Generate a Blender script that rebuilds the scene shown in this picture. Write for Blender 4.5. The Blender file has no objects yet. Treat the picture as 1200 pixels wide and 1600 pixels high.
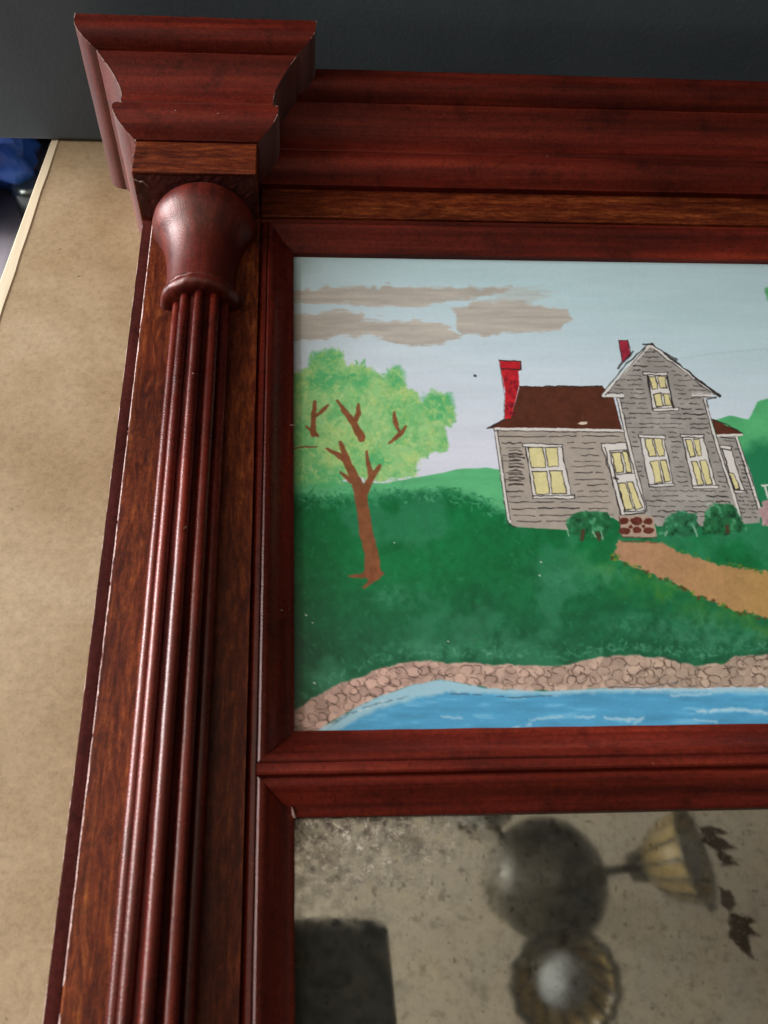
import bpy, bmesh, math, random
import numpy as np
from mathutils import Vector, Matrix, noise as mnoise
random.seed(7)
S = bpy.context.scene
C = bpy.data.collections.new("place"); S.collection.children.link(C)

# ------------------------------------------------------------------ camera
# metres; X along the top rail, Y up the frame, Z out of the tabletop (up).
cam = bpy.data.cameras.new("camera")
cam.sensor_fit = 'VERTICAL'; cam.sensor_height = 36.0; cam.sensor_width = 27.0
cam.lens = 1257.79 / 1600 * 36.0
cam.shift_x = (600 - 527.58) / 1600; cam.shift_y = (807.33 - 800) / 1600
cam.clip_start = 0.01; cam.clip_end = 60
cam.dof.use_dof = True; cam.dof.focus_distance = 0.335; cam.dof.aperture_fstop = 20.0
cam_o = bpy.data.objects.new("camera", cam); C.objects.link(cam_o)
cam_o.location = (0.0002, -0.2591, 0.2466); cam_o.rotation_euler = (0.4971, -0.0462, -0.0271)
S.camera = cam_o
# ------------------------------------------------------------------ light
W = bpy.data.worlds.new("World"); S.world = W; W.use_nodes = True
bg = W.node_tree.nodes["Background"]
bg.inputs[0].default_value = (0.95, 0.88, 0.8, 1); bg.inputs[1].default_value = 0.04
def area(name, loc, target, sx, sy, power, col):
    l = bpy.data.lights.new(name, 'AREA'); l.shape = 'RECTANGLE'; l.size = sx; l.size_y = sy
    l.energy = power; l.color = col
    o = bpy.data.objects.new(name, l); C.objects.link(o); o.location = loc
    d = Vector(target) - Vector(loc); o.rotation_euler = d.to_track_quat('-Z', 'Y').to_euler()
    return o
area("window_light", (-2.2, 0.62, 0.60), (0, 0.33, 0.52), 1.1, 0.9, 100, (0.95, 0.97, 1.0))
area("fill_light", (-1.80, 0.12, 1.02), (0.0, -0.1, 0), 1.3, 0.9, 52, (1.0, 0.965, 0.93))  # unseen fill lamp, added to brighten the painting and upper faces
S.view_settings.view_transform = 'Standard'; S.view_settings.look = 'None'
S.view_settings.exposure = -0.06; S.view_settings.gamma = 1.0
S.cycles.max_bounces = 8
S.cycles.use_denoising = True

# ------------------------------------------------------------------ helpers
def lin(c):
    c = np.asarray(c, float) / 255.0
    return np.where(c <= 0.04045, c / 12.92, ((c + 0.055) / 1.055) ** 2.4)
def mesh(name, v, f, mat=None, smooth=False, uv=None):
    me = bpy.data.meshes.new(name); me.from_pydata([tuple(p) for p in v], [], f); me.update()
    if mat: me.materials.append(mat)
    if smooth:
        for p in me.polygons: p.use_smooth = True
    return me
def obj(name, v, f, mat, parent=None, smooth=False, fix=True):
    me = mesh(name, v, f, mat, smooth)
    if fix:
        bm = bmesh.new(); bm.from_mesh(me); bmesh.ops.recalc_face_normals(bm, faces=bm.faces); bm.to_mesh(me); bm.free()
    o = bpy.data.objects.new(name, me); C.objects.link(o)
    if parent: o.parent = parent
    return o
def tag(o, label, cat, group=None):
    o['label'] = label; o['category'] = cat
    if group: o['group'] = group
    return o
def empty(name, loc=(0, 0, 0)):
    o = bpy.data.objects.new(name, None); C.objects.link(o); o.location = loc; o.empty_display_size = .02
    return o
def bevel(o, w, seg=2):
    m = o.modifiers.new("bevel", 'BEVEL'); m.width = w; m.segments = seg; m.limit_method = 'ANGLE'; m.angle_limit = math.radians(40)
    return o
def box(name, x0, x1, y0, y1, z0, z1, mat, parent=None, b=0.0006):
    v = [(x, y, z) for x in (x0, x1) for y in (y0, y1) for z in (z0, z1)]
    f = [(0, 1, 3, 2), (4, 6, 7, 5), (0, 4, 5, 1), (2, 3, 7, 6), (0, 2, 6, 4), (1, 5, 7, 3)]
    o = obj(name, v, f, mat, parent)
    if b: bevel(o, b)
    return o
def jit(p, amp, sc):
    q = Vector(p) * sc
    n = mnoise.noise_vector(q)
    return (p[0] + n.x * amp, p[1] + n.y * amp, p[2] + n.z * amp)
def sweep(name, prof, stations, place, mat, parent=None, smooth=True, closed=True, amp=0.00008, sc=90.0, caps=True, sharp=30):
    """prof: list of 2-D points; stations: parameters; place(p, t) -> xyz. Loft with end caps."""
    n = len(prof); v = []; f = []
    for t in stations:
        for p in prof: v.append(jit(place(p, t), amp, sc))
    m = len(stations)
    for i in range(m - 1):
        for j in range(n if closed else n - 1):
            a = i * n + j; b = i * n + (j + 1) % n
            f.append((a, b, b + n, a + n))
    if caps and closed:
        f.append(tuple(range(n))); f.append(tuple(reversed(range((m - 1) * n, m * n))))
    o = obj(name, v, f, mat, parent, smooth)
    if smooth: o.data.set_sharp_from_angle(angle=math.radians(sharp))
    return o
def frange(a, b, n): return [a + (b - a) * i / (n - 1) for i in range(n)]
def lathe(name, prof, centre, mat, parent=None, seg=48, amp=0.0, sc=200.0, axis='Y', amps=None, a0=0.0, a1=2 * math.pi):
    full = abs(a1 - a0 - 2 * math.pi) < 1e-6
    v = []; f = []; n = len(prof); m = seg if full else seg + 1
    for k in range(m):
        a = a0 + (a1 - a0) * k / seg
        for i, (h, r) in enumerate(prof):
            if axis == 'Y': p = (centre[0] + r * math.cos(a), centre[1] + h, centre[2] + r * math.sin(a))
            else: p = (centre[0] + r * math.cos(a), centre[1] + r * math.sin(a), centre[2] + h)
            A = amps[i] if amps else amp
            v.append(jit(p, A, sc) if A else p)
    for k in range(seg):
        for i in range(n - 1):
            a = k * n + i; b = ((k + 1) % m) * n + i
            f.append((a, b, b + 1, a + 1))
    o = obj(name, v, f, mat, parent, True); o.data.set_sharp_from_angle(angle=math.radians(50))
    return o

# ------------------------------------------------------------------ materials
class NT:
    def __init__(s, name):
        s.m = bpy.data.materials.new(name); s.m.use_nodes = True; s.t = s.m.node_tree
        s.b = s.t.nodes["Principled BSDF"]; s.co = None
    def n(s, typ, **k):
        x = s.t.nodes.new(typ)
        for a, b in k.items():
            if a.startswith('i_'):
                key = a[2:].replace('_', ' '); x.inputs[key].default_value = b
            else: setattr(x, a, b)
        return x
    def l(s, a, b): s.t.links.new(a, b)
    def obj(s, scale=(1, 1, 1), rot=(0, 0, 0)):
        tc = s.n('ShaderNodeTexCoord'); mp = s.n('ShaderNodeMapping')
        mp.inputs['Scale'].default_value = scale; mp.inputs['Rotation'].default_value = rot
        s.l(tc.outputs['Object'], mp.inputs['Vector']); return mp.outputs['Vector']
    def noise(s, vec, scale, detail=4, rough=.55, dist=0.0):
        x = s.n('ShaderNodeTexNoise'); x.inputs['Scale'].default_value = scale; x.inputs['Detail'].default_value = detail
        x.inputs['Roughness'].default_value = rough; x.inputs['Distortion'].default_value = dist
        s.l(vec, x.inputs['Vector']); return x.outputs['Fac']
    def ramp(s, fac, stops):
        r = s.n('ShaderNodeValToRGB'); e = r.color_ramp.elements
        while len(e) < len(stops): e.new(.5)
        for i, (p, c) in enumerate(stops):
            e[i].position = p; e[i].color = (*c, 1) if len(c) == 3 else c
        s.l(fac, r.inputs['Fac']); return r.outputs['Color']
    def mix(s, fac, a, b, mode='MIX'):
        x = s.n('ShaderNodeMix'); x.data_type = 'RGBA'; x.blend_type = mode
        for sock, val in ((x.inputs['Factor'], fac), (x.inputs['A'], a), (x.inputs['B'], b)):
            pass
        ins = [i for i in x.inputs if i.name == 'Factor' and i.type == 'VALUE'][0]
        A = [i for i in x.inputs if i.name == 'A' and i.type == 'RGBA'][0]
        B = [i for i in x.inputs if i.name == 'B' and i.type == 'RGBA'][0]
        for sock, val in ((ins, fac), (A, a), (B, b)):
            if hasattr(val, 'is_linked'): s.l(val, sock)
            elif isinstance(val, (int, float)): sock.default_value = val
            else: sock.default_value = (*val, 1)
        return [o for o in x.outputs if o.type == 'RGBA'][0]
    def val(s, fac, a, b):
        x = s.n('ShaderNodeMapRange'); x.inputs['To Min'].default_value = a; x.inputs['To Max'].default_value = b
        s.l(fac, x.inputs['Value']); return x.outputs['Result']
    def bump(s, h, strength, dist):
        x = s.n('ShaderNodeBump'); x.inputs['Strength'].default_value = strength; x.inputs['Distance'].default_value = dist
        s.l(h, x.inputs['Height']); s.l(x.outputs['Normal'], s.b.inputs['Normal'])
    def col(s, c): s.l(c, s.b.inputs['Base Color'])

def wood(name, axis, c0, c1, c2, rough=(.26, .46), flame=0.0, dust=.25, spec=.5):
    t = NT(name)
    along, across = 9, 240
    sc = [across] * 3; sc['XYZ'.index(axis)] = along
    g = t.noise(t.obj(tuple(sc)), 1.0, 5, .6, .3)
    sc2 = [30] * 3; sc2['XYZ'.index(axis)] = 9
    big = t.noise(t.obj(tuple(sc2)), 1.0, 3, .5, .6)
    col = t.ramp(g, [(.28, c0), (.52, c1), (.75, c2)])
    tone = t.ramp(big, [(.3, (.55, .5, .5)), (.55, (1, 1, 1)), (.8, (1.35, 1.25, 1.2))])
    col = t.mix(1.0, col, tone, 'MULTIPLY')
    if flame:
        sf = [430] * 3; sf['XYZ'.index(axis)] = 62
        w1 = t.noise(t.obj(tuple(sf)), 1.0, 4, .6, 1.7)
        f = t.ramp(w1, [(.32, (.50, .42, .40)), (.48, (.95, .92, .9)), (.62, (1.35, 1.55, 1.45)), (.75, (1.75, 2.3, 2.0))])
        col = t.mix(flame, col, f, 'MULTIPLY')
        sg = [190] * 3; sg['XYZ'.index(axis)] = 34
        w2 = t.noise(t.obj(tuple(sg)), 1.0, 3, .5, 3.2)
        col = t.mix(flame, col, t.ramp(w2, [(.34, (.68, .62, .62)), (.5, (1, 1, 1)), (.66, (1.45, 1.75, 1.6))]), 'MULTIPLY')
    mic = t.noise(t.obj((1, 1, 1)), 700, 5, .75)
    col = t.mix(1.0, col, t.ramp(mic, [(.3, (.62, .6, .6)), (.5, (1, 1, 1)), (.7, (1.38, 1.36, 1.34))]), 'MULTIPLY')
    lo = .82 if flame else .6
    wear = t.noise(t.obj((1, 1, 1)), 75, 6, .7)
    col = t.mix(1.0, col, t.ramp(wear, [(.34, (lo, lo, lo)), (.46, (1, 1, 1)), (.62, (1, 1, 1)), (.74, (1.3, 1.28, 1.25))]), 'MULTIPLY')
    # fine dust specks and small nicks
    sp = t.noise(t.obj((1, 1, 1)), 900, 2, .5)
    spm = t.ramp(sp, [(.735, (0, 0, 0)), (.77, (1, 1, 1))])
    m2 = t.noise(t.obj((1, 1, 1)), 60, 2, .5)
    m2 = t.ramp(m2, [(.5, (0, 0, 0)), (.7, (1, 1, 1))])
    mm = t.n('ShaderNodeMath', operation='MULTIPLY'); t.l(spm, mm.inputs[0]); t.l(m2, mm.inputs[1])
    mm2 = t.n('ShaderNodeMath', operation='MULTIPLY'); t.l(mm.outputs[0], mm2.inputs[0]); mm2.inputs[1].default_value = dust
    col = t.mix(mm2.outputs[0], col, (.42, .33, .30))
    t.col(col)
    rn = t.noise(t.obj((1, 1, 1)), 140, 4, .65)
    t.l(t.val(rn, *rough), t.b.inputs['Roughness'])
    t.b.inputs['Specular IOR Level'].default_value = spec
    t.b.inputs['Specular Tint'].default_value = (1.0, .80, .78, 1)
    hb = t.n('ShaderNodeMath', operation='ADD'); t.l(g, hb.inputs[0])
    fine = t.noise(t.obj((1, 1, 1)), 1500, 3, .6); t.l(fine, hb.inputs[1])
    t.bump(hb.outputs[0], .35, .00026)
    return t.m
R0, R1, R2 = (.048, .0046, .0026), (.112, .0112, .0054), (.18, .023, .010)
M_redX = wood("red_mahogany_along_rail", 'X', R0, R1, R2, rough=(.40, .66), spec=.25)
M_redY = wood("red_mahogany_along_stile", 'Y', R0, R1, R2, rough=(.18, .38))
M_bell = wood("red_mahogany_turned", 'Y', R0, R1, R2, rough=(.30, .52), spec=.6)
M_redZ = wood("red_mahogany_side", 'Z', R0, R1, R2, rough=(.42, .6), spec=.9)
M_redZ.node_tree.nodes["Principled BSDF"].inputs["Sheen Weight"].default_value = .25
V0, V1, V2 = (.064, .0088, .0032), (.116, .0200, .0056), (.18, .040, .010)
M_venX = wood("flamed_veneer_along_rail", 'X', V0, V1, V2, flame=.9, rough=(.4, .6), spec=.25)
M_venY = wood("flamed_veneer_along_stile", 'Y', V0, V1, V2, flame=1.0, rough=(.36, .58), spec=.22)
M_dark = wood("dark_stained_edge", 'Y', (.03, .006, .005), (.055, .01, .008), (.09, .018, .013), rough=(.6, .85), spec=.04)
M_rough = wood("worn_end_grain", 'Z', (.03, .006, .005), (.06, .010, .008), (.11, .02, .014), rough=(.5, .7))
t = NT("chipped_wood_and_glint")
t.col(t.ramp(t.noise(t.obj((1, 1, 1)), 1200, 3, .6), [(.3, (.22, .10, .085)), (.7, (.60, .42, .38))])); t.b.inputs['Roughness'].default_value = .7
M_chip_glint = t.m

# ------------------------------------------------------------------ numpy paint box (flat print for the painted glass and the worn mirror)
rng = np.random.default_rng(11)
_lat = rng.random((257, 257)).astype(np.float32)
def vnoise(u, v, s, seed=0):
    x = u / s + seed * 17.31; y = v / s + seed * 9.77
    xi = np.floor(x).astype(int); yi = np.floor(y).astype(int); fx = x - xi; fy = y - yi
    fx = fx * fx * (3 - 2 * fx); fy = fy * fy * (3 - 2 * fy)
    a = _lat[yi % 256, xi % 256]; b = _lat[yi % 256, (xi + 1) % 256]
    c = _lat[(yi + 1) % 256, xi % 256]; d = _lat[(yi + 1) % 256, (xi + 1) % 256]
    return (a * (1 - fx) + b * fx) * (1 - fy) + (c * (1 - fx) + d * fx) * fy
def fbm(u, v, s, o=4, seed=0):
    t = 0; a = 1; w = 0
    for i in range(o):
        t = t + a * vnoise(u, v, s / 2 ** i, seed + i * 3); w += a; a *= .55
    return t / w - .5
# image pixels: drawing traced from an image 1200 wide; HM maps panel metres -> pixels
HM = np.array([[3770.24429, 636.77507, 458.80486], [120.35708, -2119.44539, 401.72593], [0.15715, 1.3963, 1.0]])
HI = np.linalg.inv(HM)
class Canvas:
    def __init__(s, xs, ys):
        s.xs, s.ys = xs, ys
        s.X, s.Y = np.meshgrid(xs, ys)
        w = HM[2, 0] * s.X + HM[2, 1] * s.Y + 1
        s.U = (HM[0, 0] * s.X + HM[0, 1] * s.Y + HM[0, 2]) / w
        s.V = (HM[1, 0] * s.X + HM[1, 1] * s.Y + HM[1, 2]) / w
        s.c = np.zeros(s.X.shape + (3,), np.float32)
    def win(s, pts, pad):
        p = np.array(pts, float); lo = p.min(0) - pad; hi = p.max(0) + pad
        q = np.array([(u, v, 1.0) for u in (lo[0], hi[0]) for v in (lo[1], hi[1])]) @ HI.T
        x = q[:, 0] / q[:, 2]; y = q[:, 1] / q[:, 2]
        c0, c1 = np.searchsorted(s.xs, x.min()), np.searchsorted(s.xs, x.max())
        r0, r1 = np.searchsorted(-s.ys, -y.max()), np.searchsorted(-s.ys, -y.min())
        if c1 - c0 < 1 or r1 - r0 < 1: return None
        return slice(r0, r1), slice(c0, c1)
    def lay(s, w, a, color):
        a = np.clip(a, 0, 1)[..., None]
        col = color if isinstance(color, np.ndarray) and color.ndim == 3 else np.array(color, np.float32)
        s.c[w] = s.c[w] * (1 - a) + col * a
    def poly_mask(s, pts, soft=1.2, jamp=0, jsc=8, seed=0, streak=0):
        w = s.win(pts, soft + jamp + 3)
        if w is None: return None, None
        u, v = s.U[w], s.V[w]
        if jamp:
            u = u + fbm(s.U[w], s.V[w], jsc, 3, seed + 5) * 2 * jamp; v = v + fbm(s.U[w], s.V[w], jsc, 3, seed + 9) * 2 * jamp
        ins = np.zeros(u.shape, bool); d = np.full(u.shape, 1e9)
        n = len(pts)
        for i in range(n):
            x0, y0 = pts[i]; x1, y1 = pts[(i + 1) % n]
            if y0 != y1:
                c = ((y0 > v) != (y1 > v)) & (u < (x1 - x0) * (v - y0) / (y1 - y0) + x0); ins ^= c
            dx, dy = x1 - x0, y1 - y0; L = dx * dx + dy * dy + 1e-9
            tt = np.clip(((u - x0) * dx + (v - y0) * dy) / L, 0, 1)
            d = np.minimum(d, np.hypot(u - x0 - tt * dx, v - y0 - tt * dy))
        sd = np.where(ins, d, -d)
        if streak: sd = sd + streak * (fbm(s.U[w] / 14, s.V[w], 5, 3, seed + 40) + .5 * fbm(s.U[w] / 5, s.V[w], 3, 2, seed + 44))
        return w, np.clip(sd / soft + .5, 0, 1)
    def fill(s, pts, color, alpha=1, soft=1.2, jamp=0, jsc=8, seed=0, shade=0, ssc=20, stretch=1, streak=0):
        w, m = s.poly_mask(pts, soft, jamp, jsc, seed, streak)
        if w is None: return
        col = np.array(color, np.float32)
        if shade:
            n = fbm(s.U[w] / stretch, s.V[w], ssc, 4, seed + 2)
            col = np.clip(col[None, None, :] * (1 + shade * 2 * n[..., None]), 0, 255)
        s.lay(w, m * alpha, col)
    def stroke(s, pts, wid, color, alpha=1, soft=1.1, jamp=0, jsc=7, seed=0, broken=0, shade=0):
        if not hasattr(wid, '__len__'): wid = [wid] * len(pts)
        w = s.win(pts, max(wid) + soft + jamp + 2)
        if w is None: return
        u, v = s.U[w], s.V[w]
        if jamp:
            u = u + fbm(s.U[w], s.V[w], jsc, 2, seed + 3) * 2 * jamp; v = v + fbm(s.U[w], s.V[w], jsc, 2, seed + 8) * 2 * jamp
        best = np.full(u.shape, -1e9)
        for i in range(len(pts) - 1):
            x0, y0 = pts[i]; x1, y1 = pts[i + 1]; dx, dy = x1 - x0, y1 - y0; L = dx * dx + dy * dy + 1e-9
            tt = np.clip(((u - x0) * dx + (v - y0) * dy) / L, 0, 1)
            r = (wid[i] + (wid[i + 1] - wid[i]) * tt) / 2
            best = np.maximum(best, r - np.hypot(u - x0 - tt * dx, v - y0 - tt * dy))
        a = np.clip(best / soft + .5, 0, 1) * alpha
        if broken: a = a * np.clip((vnoise(s.U[w], s.V[w], 9, seed + 4) - broken) * 6 + .5, 0, 1)
        col = np.array(color, np.float32)
        if shade:
            n = fbm(s.U[w], s.V[w], 8, 3, seed + 2); col = np.clip(col[None, None, :] * (1 + shade * 2 * n[..., None]), 0, 255)
        s.lay(w, a, col)
def grid_obj(name, cv, z, mat, parent, attr="paint", rgb=True):
    ny, nx = cv.X.shape; nv = nx * ny
    co = np.empty((nv, 3), np.float32); co[:, 0] = cv.X.ravel(); co[:, 1] = cv.Y.ravel(); co[:, 2] = z
    i = np.arange(ny - 1)[:, None] * nx + np.arange(nx - 1)[None, :]
    q = np.stack([i, i + nx, i + nx + 1, i + 1], -1).reshape(-1, 4)
    if cv.Y[0, 0] < cv.Y[-1, 0]: q = q[:, ::-1]
    me = bpy.data.meshes.new(name); nf = len(q)
    me.vertices.add(nv); me.vertices.foreach_set("co", co.ravel())
    me.loops.add(nf * 4); me.loops.foreach_set("vertex_index", np.ascontiguousarray(q, dtype=np.int32).ravel())
    me.polygons.add(nf); me.polygons.foreach_set("loop_start", np.arange(nf, dtype=np.int32) * 4)
    me.update(calc_edges=True)
    a = me.attributes.new(attr, 'FLOAT_COLOR', 'POINT')
    d = np.ones((nv, 4), np.float32); d[:, :3] = (lin(cv.c.reshape(-1, 3)) if rgb else cv.c.reshape(-1, 3)); a.data.foreach_set("color", d.ravel())
    me.materials.append(mat)
    o = bpy.data.objects.new(name, me); C.objects.link(o); o.parent = parent
    return o

# ------------------------------------------------------------------ the setting
Z_T = -0.0222                                  # tabletop height
t = NT("matt_dark_grey_paint")
t.col(t.ramp(t.noise(t.obj((1, 1, 1)), 14, 4, .6), [(.3, (.088, .116, .142)), (.7, (.108, .139, .166))]))
t.b.inputs['Roughness'].default_value = .62
t.bump(t.noise(t.obj((1, 1, 1)), 500, 3, .6), .3, .0004)
M_panel = t.m
t = NT("grey_floor_boards")
t.col(t.ramp(t.noise(t.obj((30, 3, 1), (0, 0, .4)), 1, 4, .6), [(.3, (.20, .18, .20)), (.7, (.34, .31, .34))])); t.b.inputs['Roughness'].default_value = .5
M_floor = t.m
t = NT("warm_white_ceiling")
t.col(t.ramp(t.noise(t.obj((1, 1, 1)), 3, 4, .6), [(.3, (.62, .55, .43)), (.7, (.72, .65, .52))])); t.b.inputs['Roughness'].default_value = .9
M_ceil = t.m
FL = -0.77
o = obj("floor", [(-4, -4, FL), (4, -4, FL), (4, 4, FL), (-4, 4, FL)], [(0, 1, 2, 3)], M_floor); o['kind'] = 'structure'
o = obj("ceiling", [(-4, -4, 1.75), (4, -4, 1.75), (4, 4, 1.75), (-4, 4, 1.75)], [(3, 2, 1, 0)], M_ceil); o['kind'] = 'structure'

# table: mottled board with a pale raw left edge
t = NT("mottled_brown_hardboard")
big = t.noise(t.obj((1, 1, 1)), 17, 5, .58, .3)
fine = t.noise(t.obj((1, 1, 1)), 430, 6, .78)
c = t.ramp(big, [(.3, (.285, .197, .108)), (.5, (.352, .257, .155)), (.7, (.415, .318, .208))])
c = t.mix(1.0, c, t.ramp(fine, [(.3, (.75, .73, .70)), (.5, (1, 1, 1)), (.7, (1.19, 1.19, 1.18))]), 'MULTIPLY')
ring = t.n('ShaderNodeTexVoronoi'); ring.feature = 'F1'; ring.inputs['Scale'].default_value = 26; t.l(t.obj((1, 1, 1)), ring.inputs['Vector'])
rm = t.ramp(ring.outputs['Distance'], [(.0, (0, 0, 0)), (.14, (0, 0, 0)), (.17, (1, 1, 1)), (.22, (0, 0, 0))])
rn = t.ramp(t.noise(t.obj((1, 1, 1)), 22, 2, .5), [(.52, (0, 0, 0)), (.66, (.30, .30, .30))])
rf = t.mix(1.0, rm, rn, 'MULTIPLY'); sep = t.n('ShaderNodeSeparateColor'); t.l(rf, sep.inputs[0])
c = t.mix(sep.outputs[0], c, (.44, .34, .21))
spk = t.ramp(t.noise(t.obj((1, 1, 1)), 170, 2, .5), [(.735, (0, 0, 0)), (.77, (.75, .75, .75))]); sep = t.n('ShaderNodeSeparateColor'); t.l(spk, sep.inputs[0])
c = t.mix(sep.outputs[0], c, (.10, .06, .03))
t.col(c); t.l(t.val(big, .42, .6), t.b.inputs['Roughness']); t.b.inputs['Specular IOR Level'].default_value = .35
t.bump(fine, .22, .0003)
M_table = t.m
t = NT("pale_raw_board_edge")
t.col(t.ramp(t.noise(t.obj((200, 12, 200)), 1, 4, .6), [(.3, (.55, .44, .29)), (.7, (.70, .60, .44))])); t.b.inputs['Roughness'].default_value = .6
M_edge = t.m
table = empty("table", (0.25, -.3, FL)); tag(table, "brown mottled board table with a pale raw edge beneath the red mirror frame", "table")
TI = Matrix.Translation((-0.25, .3, -FL))
def T(pts): return [tuple(TI @ Vector(p)) for p in pts]
def on(x0, y0, x1, y1, y): return x0 + (x1 - x0) * (y - y0) / (y1 - y0)
ex = lambda y: on(-.12071, .09825, -.12947, .00647, y)       # outer edge
ix = lambda y: on(-.1160, .0984, -.12511, -.01933, y)        # inner edge of the pale strip
ys = frange(.19, -.75, 90)
v = []; f = []
for y in ys:
    xi = ix(y) + .0004 * mnoise.noise(Vector((0, y * 60, 3))) + .0003 * mnoise.noise(Vector((0, y * 260, 8)))
    v += [(xi, y, Z_T), (1.0, y, Z_T), (1.0, y, Z_T - .022), (xi, y, Z_T - .022)]
for i in range(len(ys) - 1):
    for j in range(4): f.append((i * 4 + j, i * 4 + (j + 1) % 4, i * 4 + 4 + (j + 1) % 4, i * 4 + 4 + j))
f += [(0, 1, 2, 3), tuple(reversed(range(len(v) - 4, len(v))))]
obj("tabletop", T(v), f, M_table, table)
v = []; f = []
for y in ys:
    xi = ix(y) - .00015 + .0004 * mnoise.noise(Vector((0, y * 60, 3))) + .0003 * mnoise.noise(Vector((0, y * 260, 8)))
    xo = ex(y)
    v += [(xi, y, Z_T - .0001), (xi - .0006, y, Z_T + .0004), (xo + .0008, y, Z_T + .0002), (xo, y, Z_T - .0008), (xo, y, Z_T - .0225), (xi, y, Z_T - .0225)]
for i in range(len(ys) - 1):
    for j in range(6): f.append((i * 6 + j, i * 6 + (j + 1) % 6, i * 6 + 6 + (j + 1) % 6, i * 6 + 6 + j))
f += [tuple(range(6)), tuple(reversed(range(len(v) - 6, len(v))))]
o = obj("edge_strip", T(v), f, M_edge, table); o['label'] = "pale raw wooden strip along the left table edge"
for (x, y) in ((-.04, .12), (.92, .12), (-.10, -.68), (.92, -.68)):
    vv = [(x + a, y + b, z) for a in (-.025, .025) for b in (-.025, .025) for z in (FL, Z_T - .0225)]
    obj("leg", T(vv), [(0, 1, 3, 2), (4, 6, 7, 5), (0, 4, 5, 1), (2, 3, 7, 6), (0, 2, 6, 4), (1, 5, 7, 3)], M_edge, table)

# dark panel standing on the far end of the table, running on past its left edge
pn = box("room_screen", -.205, 1.05, .0985, .118, Z_T + .0006, .62, M_panel, None, .002)
tag(pn, "flat dark grey screen standing behind the top of the red frame", "screen")

# blue crumpled bag and a small grey can on the floor
t = NT("blue_plastic")
t.col(t.ramp(t.noise(t.obj((1, 1, 1)), 9, 4, .6), [(.35, (.02, .08, .40)), (.6, (.06, .2, .75)), (.8, (.3, .5, .85))])); t.b.inputs['Roughness'].default_value = .08
M_blue = t.m
def lump(name, c, r, mat, amp, sc, seed, seg=40):
    v = []; f = []; n = seg // 2
    for i in range(n + 1):
        th = math.pi * i / n
        for k in range(seg):
            ph = 2 * math.pi * k / seg
            d = Vector((math.sin(th) * math.cos(ph), math.sin(th) * math.sin(ph), math.cos(th)))
            q = d * sc + Vector((seed, seed * .7, 0))
            m = 1 + amp * (abs(mnoise.noise(q)) * 1.6 - .5 + .5 * abs(mnoise.noise(q * 2.3)) + .25 * mnoise.noise(q * 5))
            p = Vector((d.x * r[0] * m, d.y * r[1] * m, max(-r[2] * .82, d.z * r[2] * m)))
            v.append((p.x, p.y, p.z + r[2] * .82))
    for i in range(n):
        for k in range(seg):
            a = i * seg + k; b = i * seg + (k + 1) % seg; f.append((a, b, b + seg, a + seg))
    me = obj(name, v, f, mat, None, True); me.location = c; return me
bag = lump("plastic_bag", (-.615, .985, FL), (.165, .16, .20), M_blue, .45, 2.9, 3.0, 64)
tag(bag, "crumpled shiny blue plastic bag on the grey floor left of the table", "bag")
t = NT("dull_grey_metal"); t.b.inputs['Metallic'].default_value = .9; t.b.inputs['Roughness'].default_value = .25
t.col(t.ramp(t.noise(t.obj((1, 1, 1)), 40, 3, .6), [(.3, (.10, .12, .11)), (.7, (.24, .27, .25))])); M_can = t.m
can = empty("metal_can", (-.447, .90, FL)); tag(can, "small grey metal can on the floor between blue bag and table edge", "can")
lathe("can_body", [(0, .0), (0, .030), (.003, .033), (.060, .033), (.066, .031), (.070, .026)], (0, 0, 0), M_can, can, 32, axis='Z')
lathe("can_lid", [(.0695, .0262), (.073, .0265), (.073, .024), (.071, .0225), (.071, .0)], (0, 0, 0), M_can, can, 32, axis='Z')
t = NT("shadow_black"); t.b.inputs['Base Color'].default_value = (.008, .008, .009, 1); t.b.inputs['Roughness'].default_value = .9; M_black = t.m
cl = lump("shadow_lump", (-.40, 1.16, FL), (.15, .16, .17), M_black, .25, 1.7, 9.0)  # black shape added to paint the deep shadow next to the table edge
tag(cl, "black lump standing in for the dark shadow beside the blue bag", "shadow")

# ------------------------------------------------------------------ the framed mirror
frame = empty("framed_mirror", (0, 0, 0))
tag(frame, "dark red mahogany framed mirror with reeded column and painted house panel lying on the board", "mirror")
ZB = -0.022
WID = 0.36; CXL = -0.0355; MID = WID / 2
YB = -0.56                                     # foot of the frame
def mir(x, s): return x if s > 0 else WID - x

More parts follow.
